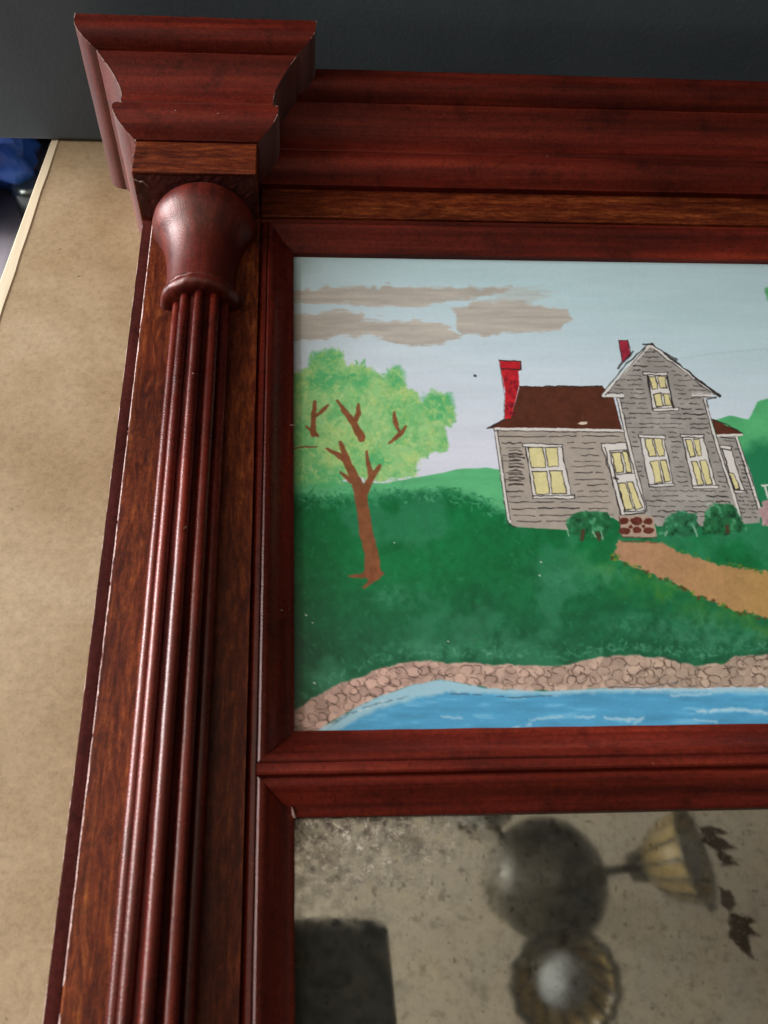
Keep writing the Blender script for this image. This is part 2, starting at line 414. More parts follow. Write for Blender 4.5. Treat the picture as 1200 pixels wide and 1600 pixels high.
def build_side(s):
    mx = lambda x: mir(x, s)
    # veneered stile with chipped raised edge
    n = 150; st = frange(.020, YB, n)
    prof = [(-.0588, ZB), (-.0588, .0068), (-.0586, .0074), (-.0580, .0080), (-.0140, .0080), (-.0140, ZB)]
    def place(p, y):
        x, z = p
        if z > .006 and x < -.05:
            x += .00016 * mnoise.noise(Vector((1, y * 160, 0))) + .00012 * mnoise.noise(Vector((5, y * 620, 0)))
            z += .00010 * mnoise.noise(Vector((3, y * 300, 2)))
        return (mx(x), y, z)
    stile = sweep("stile", prof, st, place, M_venY, frame, amp=.00003)
    prof = [(-.0630, ZB), (-.0630, .0056), (-.0628, .0061), (-.0623, .0063), (-.0592, .0063), (-.0589, .0060), (-.0589, ZB)]
    def place2(p, y):
        x, z = p
        if x < -.062: x += .00018 * mnoise.noise(Vector((2, y * 120, 5))) + .0001 * mnoise.noise(Vector((2, y * 500, 9)))
        return (mx(x), y, z)
    sweep("edge_strip", prof, st, place2, M_dark, stile, amp=.00003)
    # worn chips along the raised edge, widened to paint its highlight line too
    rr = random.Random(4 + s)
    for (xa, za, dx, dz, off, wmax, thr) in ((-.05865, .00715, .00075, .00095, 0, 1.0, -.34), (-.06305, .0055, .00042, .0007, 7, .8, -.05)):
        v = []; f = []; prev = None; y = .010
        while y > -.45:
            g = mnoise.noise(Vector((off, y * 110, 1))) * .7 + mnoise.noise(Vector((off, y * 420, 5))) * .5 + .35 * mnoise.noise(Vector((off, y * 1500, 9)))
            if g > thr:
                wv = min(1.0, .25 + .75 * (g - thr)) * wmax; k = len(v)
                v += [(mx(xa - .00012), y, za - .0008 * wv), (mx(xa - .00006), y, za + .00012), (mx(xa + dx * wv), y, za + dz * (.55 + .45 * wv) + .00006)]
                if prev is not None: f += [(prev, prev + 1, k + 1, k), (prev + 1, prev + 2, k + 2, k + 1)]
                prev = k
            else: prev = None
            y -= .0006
        o = obj("edge_chip_glint", v, f, M_chip_glint, stile, fix=False); o['kind'] = 'stuff'
    # inner fillet beside the glass mouldings
    prof = [(-.0139, ZB), (-.0139, .0058), (-.0130, .0068), (-.0124, .0075), (-.0112, .0076), (-.0108, .0074), (-.0108, ZB)]
    sweep("fillet", prof, frange(.0122, YB, 60), lambda p, y: (mx(p[0]), y, p[1]), M_redY, stile, amp=.00008)
    # reeded half column
    col_core = [(CXL + .0090 * math.cos(a), .0080 + .0090 * math.sin(a)) for a in frange(0, math.pi, 15)] + [(CXL - .0090, .0079), (CXL + .0090, .0079)]
    shaft = sweep("column", col_core, frange(-.034, YB + .05, 60), lambda p, y: (mx(p[0]), y, p[1]), M_dark, frame, amp=.00005)
    for k in range(5):
        a = math.radians(18 + 36 * k) if s > 0 else math.radians(18 + 36 * k)
        rc, rrad = .0094, .00205
        cx, cz = CXL + rc * math.cos(a), .0080 + rc * math.sin(a)
        pr = [(cx + rrad * math.cos(b), cz + rrad * .95 * math.sin(b)) for b in frange(0, 2 * math.pi, 17)[:-1]]
        seed = k * 3.7
        def pl(p, y, cx=cx, cz=cz, seed=seed):
            m = 1 + .05 * mnoise.noise(Vector((seed, y * 55, 1))) + .03 * mnoise.noise(Vector((seed, y * 220, 4)))
            if y > -.0475: m *= .93
            return (mx(cx + (p[0] - cx) * m), y, cz + (p[1] - cz) * m)
        sweep("reed", pr, [-.036, -.0470, -.0478] + frange(-.050, YB + .05, 150), pl, M_redY, shaft, amp=.00005, sc=300)
    # turned bell-shaped capital and its necking ring
    bell = [(.0140, .0), (.0138, .0150), (.0130, .0166), (.0115, .0186), (.0090, .0204), (.0066, .0212), (.0042, .0214), (.0016, .0210), (-.0008, .0201), (-.0030, .0188), (-.0052, .0174), (-.0076, .0162), (-.0104, .0152), (-.0138, .0145), (-.0180, .0140), (-.0230, .0136), (-.0280, .0135), (-.0308, .0136), (-.0325, .0137)]
    lathe("bell_capital", bell, (mx(CXL - .0010), 0, .008), M_bell, shaft, 64, amp=.00016, sc=170)
    ring = [(-.0366, .0115), (-.0368, .0130), (-.0376, .0139), (-.0385, .0140), (-.0391, .0135), (-.0394, .0139), (-.0402, .0150), (-.0413, .0155), (-.0426, .0155), (-.0437, .0149), (-.0444, .0139), (-.0447, .0120), (-.0447, .006)]
    lathe("necking_ring", ring, (mx(CXL - .0006), .0058, .008), M_bell, shaft, 72, amp=.00045, sc=420)
    # capital block and its crown
    xl, xr, zf = (-.0637, -.0145, .030)
    y0, y1, yt = .0125, .0309, .0764
    cb = empty("capital_block", (0, 0, 0)); cb.parent = frame
    def bx(name, m, a, b, c, d, e, g, bw): return box(name, min(mx(a), mx(b)), max(mx(a), mx(b)), c, d, e, g, m, cb, bw)
    bx("neck_block", M_venX, xl, xr, y0, y1, ZB, zf, .0006)
    v = []; f = []                              # rough end grain under the neck block
    N, K = 30, 14
    for i in range(N):
        for k in range(K):
            x = xl + .0010 + (xr - xl - .0020) * i / (N - 1); z = .0081 + (zf - .0012 - .0081) * k / (K - 1)
            yy = y0 - .0004 + .0004 * mnoise.noise(Vector((x * 900, z * 900, 1)))
            v.append((mx(x), min(yy, y0 - .0001), z))
    for i in range(N - 1):
        for k in range(K - 1): f.append((i * K + k, (i + 1) * K + k, (i + 1) * K + k + 1, i * K + k + 1))
    obj("end_grain", v, f, M_rough, cb)
    # crown: front and two mitred returns
    P = CROWN
    zb = zf
    def ringpath(d): return [(xl - d, ZB), (xl - d, zb + d), (xr + d, zb + d), (xr + d, ZB)]
    segs = [("side_crown", 0, 1, M_redZ), ("front_crown", 1, 2, M_redX), ("side_crown", 2, 3, M_redZ)]
    gap = .00010
    for nm, a, b, mt in segs:
        v = []; f = []
        ns = 28
        for q in range(ns):
            tt = q / (ns - 1)
            for d, y in P:
                pa, pb = ringpath(d)[a], ringpath(d)[b]
                x = pa[0] + (pb[0] - pa[0]) * tt; z = pa[1] + (pb[1] - pa[1]) * tt
                if nm == "front_crown":
                    wv = .00014 * mnoise.noise(Vector((x * 120, y * 300, 2)))
                    v.append((mx(x + (gap if tt == 0 else -gap if tt == 1 else 0)), y + wv * .6, z + wv))
                else:
                    wv = .00014 * mnoise.noise(Vector((z * 120, y * 300, 6)))
                    v.append((mx(x + wv), y + wv * .5, z))
            # inner back edge so that the piece has a body
            for d, y in ((-.004, P[-1][1]), (-.004, P[0][1])):
                pa, pb = ringpath(d)[a], ringpath(d)[b]
                v.append((mx(pa[0] + (pb[0] - pa[0]) * tt), y, pa[1] + (pb[1] - pa[1]) * tt))
        n = len(P) + 2
        for q in range(ns - 1):
            for j in range(n):
                A = q * n + j; B = q * n + (j + 1) % n; f.append((A, B, B + n, A + n))
        f += [tuple(range(n)), tuple(reversed(range((ns - 1) * n, ns * n)))]
        o = obj(nm, v, f, mt, cb, True); o.data.set_sharp_from_angle(angle=math.radians(28))
    bx("core_block", M_redX, xl + .003, xr - .003, y1 + .0001, yt - .0003, ZB + .0004, zf - .003, 0)
    # splinters, plus pale ribbons for mitre wear and its painted-on highlight
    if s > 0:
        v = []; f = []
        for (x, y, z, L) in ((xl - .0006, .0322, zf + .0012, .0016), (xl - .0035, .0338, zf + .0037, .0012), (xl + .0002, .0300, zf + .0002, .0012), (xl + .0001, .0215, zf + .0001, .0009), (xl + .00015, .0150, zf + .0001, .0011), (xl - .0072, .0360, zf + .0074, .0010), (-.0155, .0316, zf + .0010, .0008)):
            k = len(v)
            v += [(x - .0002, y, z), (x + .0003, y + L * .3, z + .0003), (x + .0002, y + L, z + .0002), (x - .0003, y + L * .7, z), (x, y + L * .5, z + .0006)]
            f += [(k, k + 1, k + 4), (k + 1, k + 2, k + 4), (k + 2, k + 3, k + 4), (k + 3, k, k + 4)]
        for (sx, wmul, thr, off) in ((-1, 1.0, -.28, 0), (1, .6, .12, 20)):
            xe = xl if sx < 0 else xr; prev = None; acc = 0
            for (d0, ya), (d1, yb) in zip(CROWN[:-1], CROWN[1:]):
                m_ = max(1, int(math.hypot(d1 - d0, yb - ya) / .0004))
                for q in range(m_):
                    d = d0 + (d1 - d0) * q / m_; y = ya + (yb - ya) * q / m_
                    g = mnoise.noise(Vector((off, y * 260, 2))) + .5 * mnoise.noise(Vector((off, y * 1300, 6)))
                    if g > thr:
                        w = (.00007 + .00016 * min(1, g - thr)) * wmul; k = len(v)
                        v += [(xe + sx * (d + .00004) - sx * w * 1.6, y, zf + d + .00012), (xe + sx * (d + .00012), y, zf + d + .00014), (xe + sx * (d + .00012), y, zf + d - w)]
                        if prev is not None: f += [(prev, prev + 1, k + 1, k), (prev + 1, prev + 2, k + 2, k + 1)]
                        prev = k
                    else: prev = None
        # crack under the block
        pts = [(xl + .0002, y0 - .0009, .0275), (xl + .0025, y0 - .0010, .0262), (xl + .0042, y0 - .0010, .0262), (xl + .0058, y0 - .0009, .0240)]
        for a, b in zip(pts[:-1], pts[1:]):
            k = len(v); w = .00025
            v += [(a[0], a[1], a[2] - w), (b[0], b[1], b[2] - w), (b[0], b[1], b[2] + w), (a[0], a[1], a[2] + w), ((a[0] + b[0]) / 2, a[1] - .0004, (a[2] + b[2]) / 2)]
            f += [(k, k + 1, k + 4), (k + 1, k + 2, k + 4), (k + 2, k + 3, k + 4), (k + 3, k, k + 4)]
        o = obj("splinter", v, f, M_chip_glint, cb); o['kind'] = 'stuff'

CROWN = [(.0006, .0311), (.0012, .0316), (.0030, .0322), (.0052, .0338), (.0068, .0354), (.0079, .0373), (.0085, .0393), (.0086, .0412), (.0081, .0432), (.0073, .0446), (.0067, .0452), (.0056, .0456), (.0056, .0461), (.0063, .0470), (.0062, .0486), (.0062, .0502), (.0066, .0526), (.0074, .0549), (.0088, .0573), (.0104, .0595), (.0122, .0614), (.0142, .0631), (.0158, .0642), (.0154, .0648), (.0156, .0653), (.0180, .0652), (.0205, .0661), (.0224, .0676), (.0234, .0692), (.0238, .0712), (.0239, .0755), (.0235, .0764)]
build_side(1); build_side(-1)

# cornice, frieze, bead
zc = .0100
cprof = [(zc + d, y - .0004) for d, y in CROWN] + [(ZB, .0760), (ZB, .0309), (zc - .0016, .0309), (zc - .0002, .0308)]
def placec(p, x):
    w = .00016 * mnoise.noise(Vector((x * 60, p[1] * 200, 4)))
    return (x, p[1] + w, p[0] + w)
sweep("cornice", cprof, frange(-.0135, WID + .0135, 120), placec, M_redX, frame, amp=.00005, sharp=28)
fr = box("frieze", -.0137, WID + .0137, .0142, .0312, ZB, .0079, M_venX, frame, .0004)
bprof = [(.0060, .0141), (.0060, .0135), (.0074, .0131), (.0080, .0125), (.0081, .0118), (.0074, .0111), (.0060, .0108), (ZB, .0108), (ZB, .0141)]
sweep("bead", bprof, frange(-.0137, WID + .0137, 90), lambda p, x: (x, p[1], p[0]), M_redX, fr, amp=.00007)

# sloped sight mouldings round the two openings, mitred at the corners
def sight(name, x0, x1, y0, y1, side, w, zt, mt):
    """opening x0..x1, y0(top)..y1(bottom); profile runs outwards from the glass edge."""
    k = w / .0105
    pr = [(0, -.0025), (0, .0012), (.0004 * k, .0017), (.0016 * k, .0021), (.0034 * k, .0030), (.0052 * k, .0044), (.0068 * k, .0059), (.0080 * k, zt - .0008), (.0090 * k, zt - .0002), (.0099 * k, zt), (.0105 * k, zt - .0003), (.0105 * k, -.012), (.0, -.012)]
    ns = 70
    g = .00008
    def place(p, t):
        s, z = p; wv = .00008 * mnoise.noise(Vector((t * 30, s * 400, x0 * 10 + len(side))))
        if side == 'top': return (x0 - s + g + (x1 - x0 + 2 * s - 2 * g) * t, y0 + s + wv, z + wv)
        if side == 'bottom': return (x0 - s + g + (x1 - x0 + 2 * s - 2 * g) * t, y1 - s + wv, z + wv)
        if side == 'left': return (x0 - s + wv, y0 + s - g + (y1 - y0 - 2 * s + 2 * g) * t, z + wv)
        return (x1 + s + wv, y0 + s - g + (y1 - y0 - 2 * s + 2 * g) * t, z + wv)
    return sweep(name, pr, frange(0, 1, ns), place, mt, frame, amp=.00004, sharp=35)

YM0, YM1 = -.2247, -.535
for sd, mt in (('top', M_redX), ('bottom', M_redX), ('left', M_redY), ('right', M_redY)):
    sight("sight_moulding", 0, WID, 0, -.1999, sd, .0105, .0080, mt)
for sd, mt in (('top', M_redX), ('bottom', M_redX), ('left', M_redY), ('right', M_redY)):
    sight("sight_moulding", 0, WID, YM0, YM1, sd, .0094 if sd == 'top' else .0105, .0080, mt)
dprof = [(.0076, -.2105), (.0086, -.2108), (.0089, -.2114), (.0089, -.2133), (.0085, -.2139), (.0072, -.2142), (.0066, -.2146), (.0066, -.2152), (-.012, -.2152), (-.012, -.2105)]
sweep("divider_rail", dprof, frange(-.0107, WID + .0107, 100), lambda p, x: (x, p[1], p[0]), M_redX, frame, amp=.00007)
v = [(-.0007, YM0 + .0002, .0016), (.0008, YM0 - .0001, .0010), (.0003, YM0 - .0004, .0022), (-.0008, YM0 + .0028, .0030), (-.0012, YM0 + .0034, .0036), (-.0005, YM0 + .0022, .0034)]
o = obj("splinter", v, [(0, 1, 2), (0, 2, 5), (0, 5, 3), (3, 5, 4), (1, 5, 2)], M_chip_glint, frame, fix=False)
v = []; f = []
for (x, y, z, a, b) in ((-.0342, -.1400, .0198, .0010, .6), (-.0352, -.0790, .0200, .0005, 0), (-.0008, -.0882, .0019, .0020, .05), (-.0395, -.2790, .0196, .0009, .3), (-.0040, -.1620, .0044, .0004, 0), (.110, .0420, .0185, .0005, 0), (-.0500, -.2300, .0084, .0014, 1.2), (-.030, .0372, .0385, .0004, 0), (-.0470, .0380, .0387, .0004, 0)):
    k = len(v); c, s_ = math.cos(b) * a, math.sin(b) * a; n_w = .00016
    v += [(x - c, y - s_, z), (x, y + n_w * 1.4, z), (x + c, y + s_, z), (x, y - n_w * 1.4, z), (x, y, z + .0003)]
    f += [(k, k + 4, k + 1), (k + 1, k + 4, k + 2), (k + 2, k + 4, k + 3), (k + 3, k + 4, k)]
o = obj("paint_nick", v, f, M_chip_glint, frame, fix=False); o['kind'] = 'stuff'
box("foot_rail", -.0137, WID + .0137, YB, -.5458, ZB, .0079, M_venX, frame, .0006)
box("backing_board", -.0100, WID + .0100, -.545, .0100, -.0205, -.0125, M_dark, frame, .0003)

# ------------------------------------------------------------------ the painted glass
xs = np.concatenate([np.linspace(-.003, .085, 235)[:-1], np.linspace(.085, .206, 505)[:-1], np.linspace(.206, WID + .003, 170)])
ysr = np.concatenate([np.linspace(.003, -.030, 85)[:-1], np.linspace(-.030, -.128, 400)[:-1], np.linspace(-.128, -.203, 230)])
cv = Canvas(xs, ysr); U, V = cv.U, cv.V
full = (slice(None), slice(None))
def blend(a, b, t): return np.array(a, np.float32) * (1 - t[..., None]) + np.array(b, np.float32) * t[..., None]
# sky: long horizontal brush strokes
tt = np.clip((V - 430) / 260 - (U - 700) / 1500, 0, 1)
sky = blend((182, 209, 217), (204, 208, 222), tt)
sky += (fbm(U / 7, V, 16, 4, 1) * 10)[..., None] + (fbm(U / 12, V, 5, 3, 2) * 5)[..., None]
cv.c[...] = sky
cl = (177, 167, 157)
cv.fill([(440, 458), (520, 449), (640, 448), (740, 449), (800, 450), (760, 462), (712, 471), (640, 478), (560, 476), (475, 472), (440, 470)], cl, .86, 4.5, 5, 16, 1, .12, 5, 10, 9)
cv.fill([(440, 495), (520, 487), (570, 489), (565, 500), (640, 498), (690, 505), (722, 524), (690, 540), (640, 541), (600, 530), (560, 525), (440, 533)], cl, .86, 4.5, 5, 16, 2, .12, 5, 10, 9)
cv.fill([(705, 482), (760, 472), (830, 474), (885, 485), (893, 500), (865, 515), (800, 521), (720, 524), (714, 500)], cl, .86, 4.5, 5, 16, 3, .12, 5, 10, 9)
cv.fill([(790, 455), (840, 452), (870, 460), (800, 478), (740, 476)], cl, .40, 8, 4, 14, 3, .12, 5, 10, 18)
cv.stroke([(1060, 560), (1120, 552), (1200, 545)], 2.0, (165, 188, 196), .5, 2)
# far hills
cv.fill([(440, 735), (520, 752), (600, 755), (660, 744), (720, 733), (760, 731), (800, 737), (820, 860), (440, 860)], (88, 170, 118), 1, 2, 2, 30, 4, .09, 9, 4)
cv.fill([(1095, 660), (1140, 650), (1172, 653), (1184, 630), (1230, 612), (1300, 600), (1500, 640), (1800, 630), (1800, 900), (1095, 900)], (82, 168, 112), 1, 2, 3, 25, 5, .12, 16, 2)
w, m = cv.poly_mask([(1150, 720), (1185, 690), (1230, 690), (1500, 710), (1800, 720), (1800, 900), (1150, 900)], 22, 10, 20, 6); cv.lay(w, m * .9, (30, 112, 74))
# light tree crown
crown = [(440, 592), (480, 575), (488, 560), (505, 548), (530, 549), (538, 575), (560, 568), (585, 577), (602, 592), (612, 577), (630, 578), (632, 602), (650, 618), (662, 630), (675, 612), (700, 622), (712, 650), (705, 665), (690, 665), (700, 690), (696, 703), (655, 715), (650, 745), (600, 751), (560, 746), (540, 752), (440, 757)]
cv.fill(crown, (140, 190, 122), .93, 5, 7, 13, 7)
w, m = cv.poly_mask(crown, 5, 7, 13, 7)
n1 = fbm(U[w], V[w], 34, 4, 21); n2 = fbm(U[w], V[w], 26, 4, 33)
cv.lay(w, m * np.clip(n1 * 5 + .2, 0, .85), (104, 178, 112)); cv.lay(w, m * np.clip(n2 * 5 - .1, 0, .8), (172, 198, 122))
n3 = fbm(U[w], V[w], 9, 3, 41); cv.lay(w, m * np.clip(n3 * 3 - .1, 0, .5), (150, 200, 132)); cv.lay(w, m * np.clip(-n3 * 3 - .2, 0, .4), (96, 166, 100))
for (x, y, rx, ry, s) in ((508, 562, 26, 16, 1), (620, 592, 14, 18, 2), (684, 636, 27, 23, 3), (512, 592, 30, 16, 4), (560, 590, 20, 14, 5), (500, 745, 45, 20, 6), (590, 720, 22, 16, 9)):
    pts = [(x + rx * math.cos(a), y + ry * math.sin(a)) for a in frange(0, 2 * math.pi, 13)[:-1]]
    w, m = cv.poly_mask(pts, 9, 8, 12, 50 + s); n = fbm(U[w], V[w], 8, 3, 60 + s)
    cv.lay(w, m * np.clip(.75 + n * 1.5, 0, 1), (80, 168, 108))
dr = random.Random(21)
def dab(x, y, r, c, a=.6, dirn=None):
    an = dr.uniform(0, math.pi) if dirn is None else dirn; l = r * dr.uniform(.5, 1.6)
    cv.stroke([(x - l * math.cos(an), y - l * math.sin(an)), (x + l * math.cos(an), y + l * math.sin(an))], [r * dr.uniform(.8, 1.5), r * dr.uniform(.4, 1.1)], c, a, 1.6, 1.2, 4, dr.randint(0, 90))
def inpoly(x, y, poly):
    r = False
    for i in range(len(poly)):
        x0, y0 = poly[i]; x1, y1 = poly[(i + 1) % len(poly)]
        if (y0 > y) != (y1 > y) and x < (x1 - x0) * (y - y0) / (y1 - y0) + x0: r = not r
    return r
n_ = 0
while n_ < 900:
    x, y = dr.uniform(458, 715), dr.uniform(545, 757)
    if not inpoly(x, y, crown): continue
    n_ += 1
    dab(x, y, dr.uniform(1.8, 4.2), dr.choice([(150, 200, 130), (172, 204, 132), (118, 184, 112), (186, 208, 138), (98, 172, 108), (130, 192, 126), (160, 190, 110)]), dr.uniform(.25, .6))
for i in range(len(crown)):
    a_, b_ = crown[i], crown[(i + 1) % len(crown)]
    for k in range(int(math.hypot(b_[0] - a_[0], b_[1] - a_[1]) / 5)):
        q = dr.random(); x = a_[0] + (b_[0] - a_[0]) * q; y = a_[1] + (b_[1] - a_[1]) * q
        if x > 462: dab(x + dr.uniform(-4, 4), y + dr.uniform(-4, 4), dr.uniform(1.4, 3), dr.choice([(128, 186, 120), (100, 174, 112), (150, 196, 132)]), dr.uniform(.4, .8))
# another crown at the right
cr2 = [(1194, 452), (1206, 444), (1230, 440), (1300, 430), (1420, 450), (1440, 560), (1380, 600), (1300, 590), (1240, 520), (1210, 480), (1198, 470)]
cv.fill(cr2, (84, 166, 108), .93, 5, 7, 13, 17, .15, 16)
for k in range(160): dab(dr.uniform(1200, 1420), dr.uniform(450, 590), dr.uniform(2, 4), dr.choice([(150, 200, 130), (118, 184, 112), (98, 172, 108)]), .4)
# lawn
lawn = [(440, 772), (520, 780), (600, 772), (680, 766), (740, 776), (800, 806), (860, 806), (960, 806), (1060, 806), (1150, 800), (1200, 800), (1800, 790), (1800, 1060), (1200, 1040), (440, 1140)]
w, m = cv.poly_mask(lawn, 12, 9, 12, 8)
u, v = U[w], V[w]
g = blend((20, 104, 58), (26, 89, 60), np.clip((v - 880) / 130, 0, 1))
g = g * (1 + .30 * fbm(u, v, 60, 5, 12)[..., None] + .22 * fbm(u, v, 11, 3, 15)[..., None])
tl = np.clip(fbm(u, v, 80, 4, 18) * 4 - .15, 0, .45); g = g * (1 - tl[..., None]) + np.array((62, 132, 100)) * tl[..., None]
yl = np.clip(1 - np.abs((v - 870) - (u - 950) * .36 - 20) / 45, 0, 1) * np.clip((u - 880) / 120, 0, 1) * np.clip(.5 + fbm(u, v, 20, 3, 24) * 2, 0, 1)
g = g * (1 - .5 * yl[..., None]) + np.array((95, 140, 45)) * .5 * yl[..., None]
cv.lay(w, m, g.astype(np.float32))
for (x, y, rx, ry, s) in ((900, 905, 90, 14, 1), (1040, 975, 110, 16, 2), (700, 1010, 120, 12, 3), (620, 935, 40, 16, 4), (1120, 1000, 80, 18, 5), (520, 1060, 40, 16, 6)):
    pts = [(x + rx * math.cos(a), y + ry * math.sin(a)) for a in frange(0, 2 * math.pi, 13)[:-1]]
    w, m = cv.poly_mask(pts, 22, 10, 16, 80 + s); n = fbm(U[w], V[w], 10, 3, 90 + s)
    cv.lay(w, m * np.clip(.30 + n * 1.2, 0, .6), (70, 140, 106))
for k in range(420):
    q = dr.random(); x = 462 + 340 * q; y = np.interp(x, [440, 520, 600, 680, 740, 800], [772, 780, 772, 766, 776, 808]) + dr.gauss(4, 7)
    dab(x, y, dr.uniform(1.5, 3.2), dr.choice([(34, 112, 74), (26, 100, 64), (52, 134, 92), (76, 156, 110)]), dr.uniform(.3, .7))
for k in range(1300):
    x = dr.uniform(462, 1230); y = dr.uniform(800, 1060)
    dab(x, y, dr.uniform(1.4, 3.6), dr.choice([(28, 108, 66), (20, 92, 56), (44, 124, 84), (60, 138, 100), (24, 118, 62)]), dr.uniform(.12, .38))
for k in range(420):
    x = dr.uniform(462, 1230); y = np.interp(x, [460, 500, 550, 610, 650, 870, 990, 1085, 1150, 1230], [1100, 1077, 1052, 1032, 1026, 1032, 1014, 1032, 1018, 1014]) - abs(dr.gauss(0, 9))
    dab(x, y, dr.uniform(1.5, 3.2), dr.choice([(70, 140, 108), (52, 126, 90), (88, 154, 124)]), dr.uniform(.2, .55))
# footpath
path = [(968, 845), (1035, 848), (1060, 862), (1120, 882), (1200, 893), (1320, 915), (1400, 960), (1400, 1040), (1200, 967), (1150, 955), (1090, 930), (1040, 905), (985, 885), (955, 868)]
w, m = cv.poly_mask(path, 3, 4, 8, 9)
pc = blend((166, 127, 97), (164, 130, 80), np.clip((U[w] - 1000) / 200, 0, 1)) * (1 + .14 * fbm(U[w], V[w], 18, 4, 31)[..., None] + .1 * fbm(U[w], V[w], 4, 2, 35)[..., None])
cv.lay(w, m, pc.astype(np.float32))
pr_ = random.Random(5)
for a, b in zip([(955, 868), (985, 885), (1040, 905), (1090, 930), (1150, 955)], [(985, 885), (1040, 905), (1090, 930), (1150, 955), (1200, 967)]):
    for k in range(16):
        q = pr_.random(); x = a[0] + (b[0] - a[0]) * q + pr_.uniform(-4, 4); y = a[1] + (b[1] - a[1]) * q + pr_.uniform(-4, 3)
        cv.stroke([(x, y), (x + pr_.uniform(-3, 4), y + pr_.uniform(-1, 3))], pr_.uniform(2, 5), pr_.choice([(70, 75, 35), (110, 130, 45), (90, 60, 35), (40, 105, 55)]), .75, 1.5)
for k in range(22):
    q = pr_.random(); x = 1045 + 165 * q; y = 855 + 42 * q ** .8 + pr_.uniform(-4, 2)
    cv.stroke([(x, y), (x + pr_.uniform(-2, 4), y + 1)], pr_.uniform(2, 5), pr_.choice([(80, 110, 40), (60, 120, 60), (120, 140, 55)]), .7, 1.5)
# tree trunk and limbs
br = (128, 76, 50)
def limb(pts, wd, s): cv.stroke(pts, wd, br, .96, 1.6, 1.2, 6, s, 0, .14)
limb([(583, 896), (581, 867), (572, 833), (568, 800), (563, 772), (557, 752), (545, 728), (537, 705), (532, 691)], [26, 22, 21, 20, 19, 16, 13, 9, 5], 1)
limb([(543, 721), (528, 711), (511, 701)], [9, 8, 4], 2); limb([(567, 773), (580, 747), (594, 728)], [13, 11, 5], 3)
limb([(581, 744), (575, 722), (573, 706)], [10, 7, 4], 4); limb([(549, 752), (540, 744), (532, 738)], [8, 6, 4], 5)
limb([(527, 626), (540, 644), (553, 662), (565, 684)], [4, 9, 11, 13], 6); limb([(556, 657), (560, 645), (560, 633)], [7, 8, 5], 7)
limb([(492, 629), (490, 652), (489, 678)], [7, 8, 9], 8); limb([(494, 650), (502, 643), (513, 634)], [4, 6, 4], 9); limb([(479, 667), (489, 675), (496, 681)], [4, 6, 5], 10)
limb([(616, 644), (617, 658), (623, 674)], [4, 8, 5], 11); limb([(634, 667), (624, 680), (608, 693)], [5, 8, 3], 12); limb([(460, 701), (478, 698), (495, 698)], [2, 3, 2], 13)
limb([(585, 890), (566, 900), (546, 900)], [14, 8, 3], 14); limb([(584, 890), (598, 897)], [14, 5], 15); limb([(584, 893), (580, 908), (568, 919)], [12, 7, 3], 16)
cv.stroke([(742, 587), (743, 587.5)], 4, (40, 50, 60), .9, 1)
# the house (traced in an enlarged image crop; Q maps it to image pixels)
Q = lambda pts: [(750 + x / 2.667, 500 + y / 2.667) for x, y in pts]
ink = (44, 38, 37); wht = (206, 203, 200); grey = (160, 151, 142); grey2 = (150, 146, 142); pane = (206, 197, 146)
def F(p, c, j=.6, **k): cv.fill(Q(p), c, k.pop('alpha', 1), 1.1, j, 5, **k)
def L(p, w=1.7, c=ink, a=.8, j=.8, s=0, br_=0):
    if c is ink:
        pp = [p[0]]
        for a0, b0 in zip(p[:-1], p[1:]):
            m_ = max(1, int(math.hypot(b0[0] - a0[0], b0[1] - a0[1]) / 22))
            for k in range(1, m_ + 1): pp.append((a0[0] + (b0[0] - a0[0]) * k / m_ + pr_.uniform(-2.2, 2.2), a0[1] + (b0[1] - a0[1]) * k / m_ + pr_.uniform(-2.2, 2.2)))
        p = pp; w = [w * pr_.uniform(.55, 1.5) for _ in p]; a = min(1, a * pr_.uniform(.9, 1.2))
    cv.stroke(Q(p), w, c, a, .9, j, 5, s, br_)
wing = [(60, 450), (600, 455), (700, 820), (580, 840), (540, 815), (360, 875), (140, 862), (118, 838)]
gable = [(705, 102), (985, 308), (935, 326), (1000, 560), (1090, 850), (940, 860), (740, 860), (700, 820), (600, 455), (570, 325), (515, 315)]
rwing = [(985, 480), (1070, 480), (1130, 640), (1170, 780), (1165, 845), (1090, 850), (1000, 560)]
F(rwing, grey2, shade=.1, ssc=10); F(wing, grey, shade=.07, ssc=14); F(gable, grey2, shade=.12, ssc=16)
F([(965, 412), (1095, 470), (1088, 480), (985, 480)], (84, 46, 34), shade=.12, ssc=8)
F([(30, 453), (95, 415), (130, 405), (165, 278), (510, 275), (560, 330), (592, 457), (55, 452)], (82, 45, 33), shade=.13, ssc=9)
L([(165, 278), (510, 275)], 1.6); L([(30, 452), (95, 418), (128, 408)], 2.6); L([(965, 412), (1030, 436), (1095, 472), (1088, 484)], 1.8)
F([(408, 433), (420, 425), (448, 424), (446, 434), (425, 437)], (205, 190, 175))
F([(80, 168), (168, 172), (170, 208), (160, 215), (164, 270), (132, 400), (128, 412), (102, 412), (105, 300)], (178, 36, 46), shade=.22, ssc=7)
for k in range(16):
    x = pr_.uniform(104, 150); y = pr_.uniform(220, 400); L([(x, y), (x + pr_.uniform(-6, 8), y + pr_.uniform(6, 18))], pr_.uniform(2, 4), (95, 22, 34), .6)
L([(80, 165), (92, 260), (105, 320), (100, 412)], 1.4, a=.6); L([(80, 168), (168, 173), (170, 210)], 1.6); L([(90, 205), (168, 207)], 1.4)
F([(578, 86), (618, 84), (628, 150), (592, 178)], (150, 44, 62), shade=.2, ssc=6); L([(578, 86), (618, 84), (628, 150)], 1.4); L([(580, 90), (594, 176)], 1.2)
